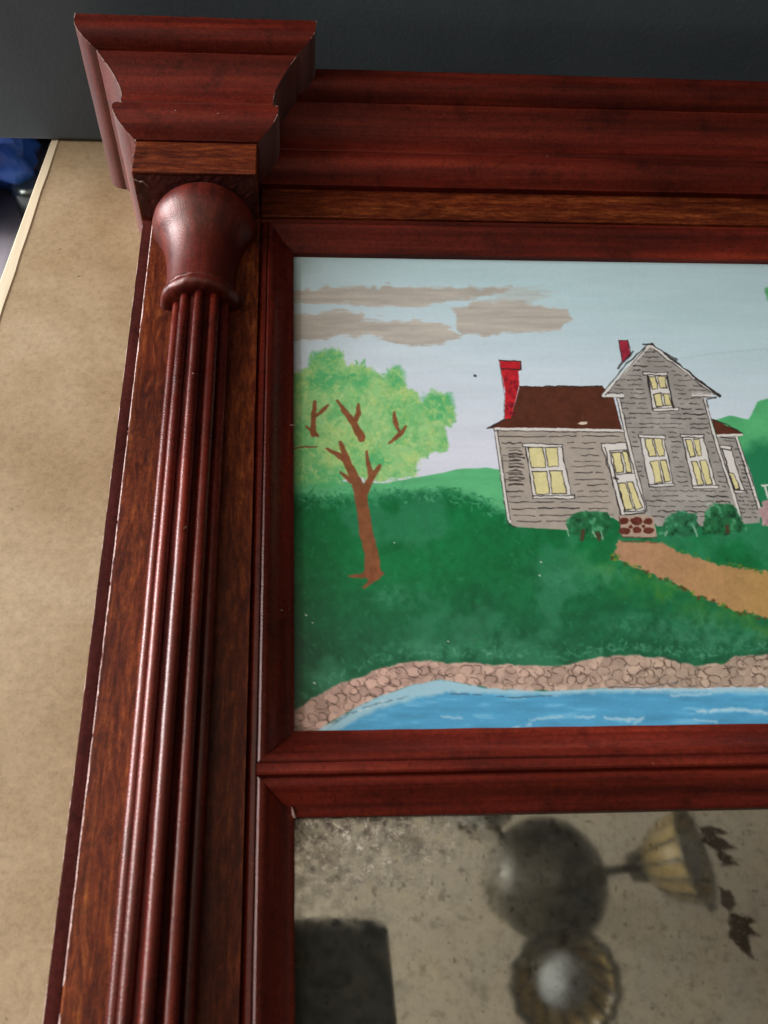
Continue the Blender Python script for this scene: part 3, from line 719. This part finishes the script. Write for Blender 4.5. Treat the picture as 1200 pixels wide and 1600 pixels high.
# white trim
L([(708, 105), (612, 205), (513, 313)], 4.6, wht, 1, .6); L([(710, 105), (850, 212), (992, 312)], 4.2, wht, 1, .6)
F([(508, 308), (600, 309), (600, 322), (510, 322)], wht); F([(885, 304), (972, 306), (968, 320), (883, 320)], wht)
L([(62, 453), (330, 456), (598, 461)], 3.8, wht, 1, .7); L([(64, 455), (85, 600), (105, 740), (124, 840)], 4.2, wht, 1, .7)
L([(577, 330), (610, 480), (650, 640), (692, 795)], 3.8, wht, 1, .6); L([(938, 334), (965, 440), (1000, 560), (1048, 700), (1085, 820)], 3.8, wht, 1, .6)
L([(1070, 490), (1115, 630), (1165, 785)], 3.8, wht, 1, .6); L([(985, 482), (1092, 478)], 3.4, wht, 1, .6)
# roof and corner ink
L([(680, 102), (718, 98)], 4.0); L([(700, 102), (600, 195), (507, 312)], 2.0); L([(690, 118), (610, 208), (525, 312)], 1.3)
L([(715, 98), (850, 200), (1002, 318)], 2.6, br_=.25); L([(722, 122), (840, 208), (960, 300)], 1.3)
L([(640, 130), (575, 200)], 3.4, a=.7); L([(770, 138), (820, 168)], 3.2, a=.7); L([(900, 245), (1000, 318)], 3.4, a=.75); L([(945, 330), (985, 322)], 3)
for a in ([(58, 450), (78, 590), (98, 740), (118, 850), (150, 862)], [(72, 460), (92, 600), (112, 740), (126, 830)], [(600, 325), (508, 324)], [(884, 322), (970, 322)], [(570, 330), (604, 480), (644, 650), (684, 800)], [(584, 330), (618, 480), (658, 640), (698, 795)],
          [(944, 334), (972, 440), (1007, 560), (1056, 700), (1092, 825)], [(931, 334), (958, 440), (993, 560), (1040, 700)], [(60, 462), (330, 466), (600, 468)], [(1077, 490), (1122, 630), (1172, 785)], [(1063, 490), (1108, 630), (1156, 785)], [(1000, 488), (1065, 492)]):
    L(a, 1.5, s=int(a[0][0]), br_=.12)
# clapboard lines
def inside(p, poly):
    x, y = p; r = False
    for i in range(len(poly)):
        x0, y0 = poly[i]; x1, y1 = poly[(i + 1) % len(poly)]
        if (y0 > y) != (y1 > y) and x < (x1 - x0) * (y - y0) / (y1 - y0) + x0: r = not r
    return r
wins = [[(168, 505), (352, 505), (402, 752), (205, 752)], [(650, 468), (780, 468), (825, 705), (692, 705)], [(828, 468), (940, 468), (1004, 710), (880, 710)], [(670, 205), (790, 205), (835, 388), (708, 388)], [(495, 505), (612, 505), (705, 830), (575, 830)], [(1000, 520), (1050, 520), (1112, 728), (1050, 728)]]
def boards(poly, ystart, yend, dy, slope, ln):
    y = ystart; r = random.Random(int(ystart))
    while y < yend:
        x = min(p[0] for p in poly) + 14 + r.uniform(0, 20)
        while x < max(p[0] for p in poly):
            Lg = r.uniform(*ln); pts = []
            for k in range(8):
                xx = x + Lg * k / 7; yy = y + slope * (xx - poly[0][0]) + r.uniform(-2.2, 2.2)
                if inside((xx - 10, yy), poly) and inside((xx + 10, yy), poly) and not any(inside((xx, yy), q) for q in wins): pts.append((xx, yy))
                else:
                    if len(pts) > 1: L(pts, r.uniform(1.0, 1.8), a=r.uniform(.55, .85), s=r.randint(0, 90), j=.5)
                    pts = []
            if len(pts) > 1: L(pts, r.uniform(1.0, 1.8), a=r.uniform(.55, .85), s=r.randint(0, 90), j=.5)
            x += Lg + r.uniform(6, 40)
        y += dy * r.uniform(.85, 1.15)
boards(wing, 485, 845, 25, .0, (70, 240)); boards(gable, 135, 830, 19.5, .01, (40, 110)); boards(rwing, 500, 830, 17, .05, (20, 50))
for k in range(11): L([(122, 545 + k * 14), (150, 543 + k * 14), (172 + k % 3 * 6, 546 + k * 14)], 2.0, a=.8, s=k)
# windows
def window(frame_, head, sill, panes):
    F(frame_, wht, .5); L(frame_ + frame_[:1], 1.6, s=3)
    for p in panes:
        F(p, pane, .5, shade=.06, ssc=10); L(p + p[:1], 1.5, s=int(p[0][0]), j=.9)
    for q in (head, sill):
        if q: F(q, wht, .4); L(q + q[:1], 1.4, s=5)
window([(190, 520), (338, 520), (385, 742), (222, 742)], [(178, 515), (345, 517), (345, 531), (180, 529)], [(222, 733), (392, 731), (392, 746), (222, 743)],
       [[(200, 533), (262, 531), (275, 614), (215, 616)], [(272, 531), (322, 531), (328, 610), (285, 613)], [(218, 632), (278, 630), (290, 724), (232, 726)], [(290, 630), (340, 629), (362, 724), (302, 725)]])
window([(665, 482), (765, 484), (808, 690), (706, 695)], [(658, 477), (772, 482), (772, 497), (662, 490)], [(704, 686), (812, 682), (812, 692), (706, 697)],
       [[(685, 497), (718, 494), (735, 568), (705, 570)], [(726, 494), (757, 492), (770, 566), (743, 568)], [(710, 590), (742, 585), (762, 676), (731, 679)], [(751, 585), (775, 582), (795, 673), (770, 678)]])
window([(842, 482), (930, 482), (985, 697), (890, 702)], [(835, 476), (935, 478), (932, 492), (836, 489)], [(888, 692), (996, 688), (994, 702), (886, 704)],
       [[(855, 498), (880, 497), (898, 568), (876, 570)], [(890, 497), (915, 497), (925, 567), (908, 570)], [(880, 590), (905, 588), (932, 683), (908, 688)], [(915, 588), (942, 586), (968, 683), (942, 687)]])
window([(698, 228), (776, 228), (808, 368), (718, 374)], [(679, 217), (782, 218), (780, 232), (682, 229)], [(722, 368), (828, 366), (828, 379), (724, 381)],
       [[(705, 237), (732, 236), (742, 285), (716, 289)], [(742, 236), (772, 236), (778, 282), (752, 285)], [(722, 310), (752, 305), (765, 358), (737, 361)], [(762, 308), (785, 305), (800, 356), (775, 360)]])
L([(700, 235), (720, 372)], 2.4, a=.8); L([(780, 236), (806, 366)], 2.6, a=.8)
window([(1010, 538), (1045, 532), (1102, 714), (1062, 716)], [(998, 522), (1048, 526), (1046, 540), (1002, 538)], [(1060, 708), (1112, 712), (1108, 722), (1062, 720)],
       [[(1035, 636), (1055, 640), (1084, 704), (1066, 708)]])
window([(505, 515), (608, 512), (692, 800), (592, 815)], None, None,
       [[(548, 552), (585, 549), (600, 634), (566, 638)], [(592, 549), (615, 549), (632, 634), (611, 637)], [(576, 682), (605, 680), (640, 788), (606, 793)], [(613, 676), (635, 676), (680, 783), (648, 789)]])
L([(540, 545), (560, 640), (606, 800)], 1.8); L([(540, 545), (612, 540)], 1.5); L([(560, 645), (640, 640)], 1.6); L([(600, 800), (690, 792), (688, 806), (604, 812)], 1.8); L([(560, 658), (574, 664)], 5, a=.8)
L([(520, 530), (585, 812)], 1.4)
# stone step
F([(580, 818), (722, 818), (738, 900), (720, 908), (590, 905)], (168, 146, 130), shade=.1, ssc=8)
for x, y, rx, ry in ((600, 838, 22, 15), (652, 838, 26, 17), (700, 840, 20, 14), (604, 880, 25, 14), (655, 876, 20, 14), (702, 878, 24, 13), (628, 862, 10, 8), (680, 860, 9, 7)):
    F([(x + rx * math.cos(a), y + ry * math.sin(a)) for a in frange(0, 2 * math.pi, 11)[:-1]], (92, 46, 37), 1.4, shade=.2, ssc=6, seed=x)
L([(580, 820), (592, 905), (735, 908)], 1.8, (80, 50, 40)); L([(590, 925), (660, 922), (735, 930)], 2.4, (110, 70, 50), .6)
# bushes
def bush(pts, s, c=(34, 98, 60)):
    w, m = cv.poly_mask(Q(pts), 3, 4, 7, s); n = fbm(U[w], V[w], 10, 4, s + 4)
    cv.lay(w, m * .96, (np.array(c, np.float32)[None, None] * (1 + .9 * n[..., None])).astype(np.float32))
    cv.lay(w, m * np.clip(n * 6 - .6, 0, .7), (86, 150, 112)); cv.lay(w, m * np.clip(-n * 6 - .7, 0, .8), (18, 58, 40))
bush([(358, 835), (395, 802), (455, 800), (470, 850), (440, 905), (365, 892)], 101); bush([(445, 800), (530, 798), (552, 850), (520, 912), (455, 905)], 103)
bush([(780, 815), (830, 795), (900, 803), (918, 872), (870, 905), (740, 895)], 105, (40, 104, 70)); bush([(940, 800), (972, 760), (1058, 765), (1085, 820), (1110, 875), (1000, 900), (925, 890)], 107)
for a in ([(362, 870), (372, 900)], [(470, 880), (482, 905)], [(505, 885), (512, 912)], [(780, 880), (772, 900)], [(890, 860), (905, 900)], [(945, 770), (960, 765)]): L(a, 2.4, (176, 196, 178), .55)
for a in ([(430, 880), (425, 915)], [(490, 890), (498, 915)], [(1030, 860), (1032, 885)]): L(a, 6, (80, 52, 38), .8)
L([(1176, 690), (1260, 686)], 3, wht, .9); L([(1188, 692), (1200, 740)], 3.4, wht, .9); L([(1230, 692), (1236, 760)], 3.4, wht, .9)
F([(1165, 800), (1185, 755), (1230, 748), (1280, 800), (1280, 850), (1175, 858)], (168, 138, 140), 5, shade=.2, ssc=7)
# stone wall
top = [(440, 1120), (460, 1108), (500, 1085), (550, 1060), (610, 1040), (650, 1033), (720, 1036), (800, 1040), (870, 1040), (930, 1028), (990, 1022), (1040, 1030), (1085, 1040), (1130, 1036), (1150, 1025), (1200, 1022), (1800, 1015)]
bot = [(1800, 1068), (1200, 1074), (1100, 1076), (950, 1076), (850, 1080), (780, 1078), (690, 1064), (640, 1072), (570, 1098), (500, 1138), (490, 1160), (440, 1160)]
w, m = cv.poly_mask(top + bot, 2.5, 4, 14, 14)
u, v = U[w] + fbm(U[w], V[w], 12, 2, 70) * 10, V[w] + fbm(U[w], V[w], 12, 2, 75) * 10
st = np.clip((U[w] - 600) / 500, 0, 1); stone = blend((186, 154, 142), (168, 148, 132), st)
pts_ = []
sr = random.Random(3); yy = 1010
while yy < 1165:
    xx = 440 + sr.uniform(0, 12)
    while xx < 1500: pts_.append((xx + sr.uniform(-4, 4), yy + sr.uniform(-4, 4))); xx += sr.uniform(13, 23) * (1 if xx < 1000 else .9)
    yy += 13.5
P_ = np.array(pts_, np.float32)
d1 = np.full(u.shape, 1e9, np.float32); d2 = d1.copy(); idn = np.zeros(u.shape, np.int32)
rows, cols = u.shape
for k, (px, py) in enumerate(P_):
    ci = np.where((u.max(0) > px - 34) & (u.min(0) < px + 34))[0]; ri = np.where((v.max(1) > py - 34) & (v.min(1) < py + 34))[0]
    if len(ci) == 0 or len(ri) == 0: continue
    sl = (slice(ri[0], ri[-1] + 1), slice(ci[0], ci[-1] + 1))
    d = np.hypot((u[sl] - px) * .85, v[sl] - py); a1 = d1[sl]; a2 = d2[sl]
    near = d < a1
    d2[sl] = np.where(near, a1, np.minimum(a2, d)); d1[sl] = np.where(near, d, a1); idn[sl] = np.where(near, k, idn[sl])
tone = (np.sin(idn * 12.9898) * 43758.5453) % 1.0
stone = stone * (.90 + .2 * tone[..., None] + .18 * fbm(U[w], V[w], 9, 3, 77)[..., None])
cv.lay(w, m, stone.astype(np.float32))
ww = .5 + 1.8 * vnoise(U[w], V[w], 10, 83)
edge = np.clip(1.5 - (d2 - d1) / ww, 0, 1) * np.clip((vnoise(U[w], V[w], 11, 79) - .34) * 6, 0, 1)
cv.lay(w, m * edge * .28, (84, 64, 55))
for (px, py) in pts_:
    if px > 1230 or py < np.interp(px, [p[0] for p in top], [p[1] for p in top]) + 2 or py > np.interp(px, [p[0] for p in bot[::-1]], [p[1] for p in bot[::-1]]) - 2: continue
    rx, ry = sr.uniform(7, 11.5), sr.uniform(5.5, 8.5); a0 = sr.uniform(0, 6.28); sp = sr.uniform(2.4, 5.2); tl_ = sr.uniform(-.5, .5)
    ar = [a0 + sp * k / 10 for k in range(11)]
    cv.stroke([(px + rx * math.cos(a) + tl_ * ry * math.sin(a), py + ry * math.sin(a) + sr.uniform(-.5, .5)) for a in ar], [sr.uniform(.7, 2.0) for a in ar], (66, 48, 42), sr.uniform(.55, .9), 1.0, .8, 5, sr.randint(0, 90))
# water
wt = [(440, 1180), (500, 1140), (570, 1098), (640, 1071), (690, 1063), (780, 1077), (850, 1080), (950, 1076), (1100, 1076), (1200, 1074), (1800, 1068), (1800, 1250), (440, 1250)]
w, m = cv.poly_mask(wt, 3, 2, 12, 15)
cv.lay(w, m, (150, 190, 207))
wt2 = [(470, 1180), (540, 1132), (590, 1110), (650, 1090), (700, 1083), (780, 1084), (850, 1086), (950, 1082), (1100, 1083), (1800, 1080), (1800, 1250), (470, 1250)]
w, m = cv.poly_mask(wt2, 7, 4, 14, 16); n = fbm(U[w] / 6, V[w], 9, 4, 84)
cv.lay(w, m, (np.array((76, 150, 190), np.float32)[None, None] * (1 + .28 * n[..., None])).astype(np.float32))
cv.lay(w, m * np.clip(n * 4 - .6, 0, .35), (140, 190, 210))
for (a, s) in (([(828, 1125), (870, 1120), (930, 1120)], 3), ([(945, 1121), (975, 1126), (1004, 1123), (992, 1131)], 4), ([(690, 1120), (722, 1122)], 3), ([(1090, 1112), (1150, 1108), (1200, 1114), (1260, 1112)], 5), ([(800, 1138), (830, 1132)], 3), ([(1085, 1124), (1120, 1128)], 3), ([(560, 1112), (600, 1095)], 3), ([(505, 1140), (520, 1128)], 3), ([(1050, 1087), (1110, 1084)], 3)):
    cv.stroke(a, s, (206, 220, 226), .55, 3.2, 2.5, 8, int(a[0][0]), .2)
cv.stroke([(700, 1084), (760, 1086), (800, 1090), (862, 1087)], 1.8, (60, 70, 80), .7, 1, 1.5, 8, 3, .3)
cv.stroke([(520, 1132), (560, 1108), (640, 1088)], 1.8, (60, 80, 95), .6, 1, 2, 8, 4, .35); cv.stroke([(955, 1073), (1010, 1075), (1060, 1066)], 1.8, (60, 75, 85), .7, 1, 1, 8, 6)
for (x, y, r) in ((478, 961, 2.2), (488, 973, 2), (491, 1067, 3), (845, 878, 2), (843, 899, 2.2), (700, 1002, 1.6), (616, 848, 1.5)): cv.stroke([(x, y), (x + 1, y + .5)], r, (205, 212, 205), .9, 1)
# grain of the paint
cv.c += (fbm(U, V, 3, 2, 95) * 7)[..., None]
cv.c = np.clip(cv.c, 0, 255)
t = NT("painted_glass")
at = t.n('ShaderNodeAttribute'); at.attribute_name = "paint"
t.l(at.outputs['Color'], t.b.inputs['Base Color']); t.b.inputs['Roughness'].default_value = .32; t.b.inputs['Specular IOR Level'].default_value = .35
t.bump(t.noise(t.obj((60, 300, 1)), 4, 4, .6), .12, .0003)
pt = grid_obj("painted_panel", cv, -.0010, t.m, frame)
pt['label'] = "painted glass panel showing a grey house, tree, lawn and pond"

# ------------------------------------------------------------------ the worn mirror glass (R: lost silver, G: crusty haze, B: gold tint)
xs = np.concatenate([np.linspace(-.003, .212, 560)[:-1], np.linspace(.212, WID + .003, 90)]); ysr = np.concatenate([np.linspace(YM0 + .003, -.318, 250)[:-1], np.linspace(-.318, YM1 - .003, 90)])
cm = Canvas(xs, ysr); U, V = cm.U, cm.V
edge = np.clip(1.15 - (V - 1268) / 165, 0, 1) * np.clip(1.35 - (U - 455) / 260, 0, 1)
lost = np.clip((fbm(U, V, 15, 4, 3) - .165) * 8, 0, 1) * np.clip(.25 + edge, 0, .8)
lost = np.maximum(lost, np.clip((fbm(U, V, 60, 4, 8) + np.minimum(edge, 1) * .22 - .2) * 4, 0, 1) * .5)
lost = np.maximum(lost, np.clip((fbm(U, V, 9, 3, 55) - .25) * 9, 0, 1) * .55)
crust = np.clip((fbm(U, V, 16, 4, 13) * 2.4 + .62) * (.03 + edge * 1.05), 0, 1)
cm.c[..., 0] = lost; cm.c[..., 1] = crust; cm.c[..., 2] = np.clip(fbm(U, V, 50, 4, 22) * 1.5 + .35, 0, 1)
def dark_patch(pts, a, soft=8, j=6): 
    w, m = cm.poly_mask(pts, soft, j * .8, 8, int(pts[0][0]))
    m = m * np.clip(1.1 + fbm(U[w], V[w], 6, 3, 66) * .9, 0, 1)
    if w: cm.c[w][..., 0] = np.maximum(cm.c[w][..., 0], m * a)
# feathered dark patches at the right
dark_patch([(1092, 1293), (1115, 1290), (1138, 1303), (1122, 1306), (1152, 1325), (1130, 1328), (1155, 1352), (1128, 1352), (1120, 1330), (1100, 1318)], .92, 5, 5)
dark_patch([(1122, 1385), (1140, 1392), (1152, 1412), (1142, 1425), (1126, 1412)], .85, 5, 5)
dark_patch([(1140, 1425), (1165, 1432), (1182, 1440), (1170, 1448), (1188, 1462), (1170, 1462), (1178, 1500), (1155, 1480), (1138, 1465)], .92, 5, 5)
dark_patch([(600, 1305), (650, 1300), (672, 1330), (650, 1340), (612, 1330)], .45, 14, 8)
grid = cm
t = NT("worn_silvered_glass")
at = t.n('ShaderNodeAttribute'); at.attribute_name = "paint"; sep = t.n('ShaderNodeSeparateColor'); t.l(at.outputs['Color'], sep.inputs[0])
fine = t.noise(t.obj((1, 1, 1)), 520, 5, .8); mid = t.noise(t.obj((1, 1, 1)), 420, 3, .65)
base = t.mix(sep.outputs[2], (.47, .455, .39), (.52, .485, .385))
base = t.mix(1.0, base, t.ramp(mid, [(.25, (.78, .76, .74)), (.5, (1, 1, 1)), (.8, (1.12, 1.12, 1.1))]), 'MULTIPLY')
pit = t.ramp(mid, [(.66, (0, 0, 0)), (.74, (.6, .6, .6))]); sp2 = t.n('ShaderNodeSeparateColor'); t.l(pit, sp2.inputs[0])
base = t.mix(sp2.outputs[0], base, (.16, .13, .10))
base = t.mix(sep.outputs[0], base, (.045, .035, .028))
crc = t.ramp(fine, [(.36, (.05, .042, .034)), (.52, (.24, .20, .155)), (.66, (.85, .78, .66))])
base = t.mix(sep.outputs[1], base, crc)
t.col(base)
mt_ = t.n('ShaderNodeMath', operation='MULTIPLY_ADD'); t.l(sep.outputs[1], mt_.inputs[0]); mt_.inputs[1].default_value = -.75; mt_.inputs[2].default_value = .97; t.l(mt_.outputs[0], t.b.inputs['Metallic'])
ro = t.n('ShaderNodeMath', operation='MULTIPLY_ADD'); t.l(sep.outputs[1], ro.inputs[0]); ro.inputs[1].default_value = .40; ro.inputs[2].default_value = .031; t.l(ro.outputs[0], t.b.inputs['Roughness'])
mg = grid_obj("mirror_glass", cm, -.0010, t.m, frame, rgb=False)
mg['label'] = "mottled old mirror glass with dark spots of lost silver"

# ------------------------------------------------------------------ ceiling light and phone, seen in the mirror
t = NT("dark_bronze"); t.b.inputs['Base Color'].default_value = (.046, .042, .029, 1); t.b.inputs['Metallic'].default_value = .1; t.b.inputs['Roughness'].default_value = .35; M_brz = t.m
t = NT("amber_ribbed_glass")
w_ = t.n('ShaderNodeTexWave'); w_.wave_type = 'RINGS'; w_.inputs['Scale'].default_value = 0
t.col(t.ramp(t.noise(t.obj((1, 1, 1)), 30, 3, .5), [(.3, (.50, .37, .15)), (.7, (.66, .51, .24))])); t.b.inputs['Roughness'].default_value = .25; t.b.inputs['Transmission Weight'].default_value = .5; M_amb = t.m
t = NT("frosted_bulb"); t.b.inputs['Base Color'].default_value = (.48, .52, .54, 1); t.b.inputs['Roughness'].default_value = .5; M_bulb = t.m
lamp = empty("ceiling_light", (.50, -.145, 1.75)); tag(lamp, "bronze ceiling light with ribbed amber shades mirrored in the glass", "ceiling light")
lathe("canopy", [(0, 0), (0, .07), (-.02, .065), (-.035, .03), (-.035, 0)], (0, 0, 0), M_brz, lamp, 40, axis='Z')
lathe("stem", [(-.034, .012), (-.22, .012)], (0, 0, 0), M_brz, lamp, 16, axis='Z')
lathe("hub", [(-.20, 0), (-.20, .05), (-.215, .085), (-.245, .112), (-.285, .118), (-.315, .10), (-.335, .07), (-.345, .04), (-.36, .02), (-.365, 0)], (0, 0, 0), M_brz, lamp, 48, axis='Z')
def arm(dirx, diry, reach, drop, tilt):
    d = Vector((dirx, diry, 0)).normalized(); side = Vector((-d.y, d.x, 0)); a0 = Vector((0, 0, -.27))
    end = a0 + d * reach + Vector((0, 0, -drop))
    v = []; f = []
    for i in range(10):
        q = i / 9; c = a0.lerp(end, q) + Vector((0, 0, .03 * math.sin(q * math.pi)))
        for k in range(10):
            b = 2 * math.pi * k / 10; v.append(tuple(c + side * .009 * math.cos(b) + Vector((0, 0, .009 * math.sin(b)))))
    for i in range(9):
        for k in range(10): f.append((i * 10 + k, i * 10 + (k + 1) % 10, i * 10 + 10 + (k + 1) % 10, i * 10 + 10 + k))
    ar = obj("arm", v, f, M_brz, lamp, True)
    ax = (d * math.sin(tilt) + Vector((0, 0, -math.cos(tilt)))).normalized()
    e1 = side; e2 = ax.cross(e1)
    def lofted(nm, prof, m, ribs, amp):
        v = []; f = []; n = 60
        for (h, r) in prof:
            for k in range(n):
                b = 2 * math.pi * k / n; rr = r * (1 + amp * math.cos(b * ribs)); v.append(tuple(end + ax * h + e1 * rr * math.cos(b) + e2 * rr * math.sin(b)))
        for i in range(len(prof) - 1):
            for k in range(n): f.append((i * n + k, i * n + (k + 1) % n, (i + 1) * n + (k + 1) % n, (i + 1) * n + k))
        o = obj(nm, v, f, m, ar, True)
        if nm == "shade":
            o.data.materials.append(M_brz)
            for p in o.data.polygons:
                c = p.center - end; b = math.atan2(c.dot(e2), c.dot(e1)) % (2 * math.pi)
                if int(b / (2 * math.pi) * 60) % 4 == 0: p.material_index = 1
        return o
    lofted("cup", [(-.02, .002), (-.02, .028), (.02, .036), (.03, .03)], M_brz, 0, 0)
    lofted("shade", [(.015, .036), (.035, .058), (.06, .074), (.085, .080), (.105, .088), (.110, .092), (.107, .086), (.085, .075), (.06, .069), (.035, .053)], M_amb, 15, .035)
    lofted("rim", [(.108, .085), (.114, .093), (.112, .098), (.105, .094)], M_brz, 15, .03)
    lofted("bulb", [(.02, .012), (.04, .022), (.06, .040), (.08, .051), (.098, .048), (.112, .032), (.120, .002)], M_bulb, 0, 0)
arm(-.03, -.165, .14, .03, .35); arm(.26, .03, .20, -.01, .9); arm(-.15, .17, .16, .0, .6)
# phone: camera sits at its upper right corner
t = NT("black_phone_back"); t.b.inputs['Base Color'].default_value = (.012, .013, .012, 1); t.b.inputs['Roughness'].default_value = .5; M_ph = t.m
Rm = cam_o.rotation_euler.to_matrix(); Cc = Vector(cam_o.location)
ph = empty("phone", Cc + Rm @ Vector((.015, -.05, .006))); ph.rotation_euler = cam_o.rotation_euler
tag(ph, "black phone held over the mirror, seen as dark rounded reflection", "phone")
def slab(nm, x0, x1, y0, y1, z0, z1, r, m):
    pts = []
    for cx_, cy_, a in ((x1 - r, y1 - r, 0), (x0 + r, y1 - r, 90), (x0 + r, y0 + r, 180), (x1 - r, y0 + r, 270)):
        for k in range(7):
            b = math.radians(a + 15 * k); pts.append((cx_ + r * math.cos(b), cy_ + r * math.sin(b)))
    n = len(pts); v = [(x, y, z0) for x, y in pts] + [(x, y, z1) for x, y in pts]
    f = [tuple(reversed(range(n))), tuple(range(n, 2 * n))] + [(i, (i + 1) % n, n + (i + 1) % n, n + i) for i in range(n)]
    o = obj(nm, v, f, m, ph); bevel(o, .0012); return o
slab("phone_body", -.052, .038, -.09, .074, 0, .008, .008, M_ph)
lathe("lens_ring", [(-.0009, .0035), (-.0012, .0050), (.0, .0054)], (-.015, .050, 0), M_brz, ph, 24, axis='Z')
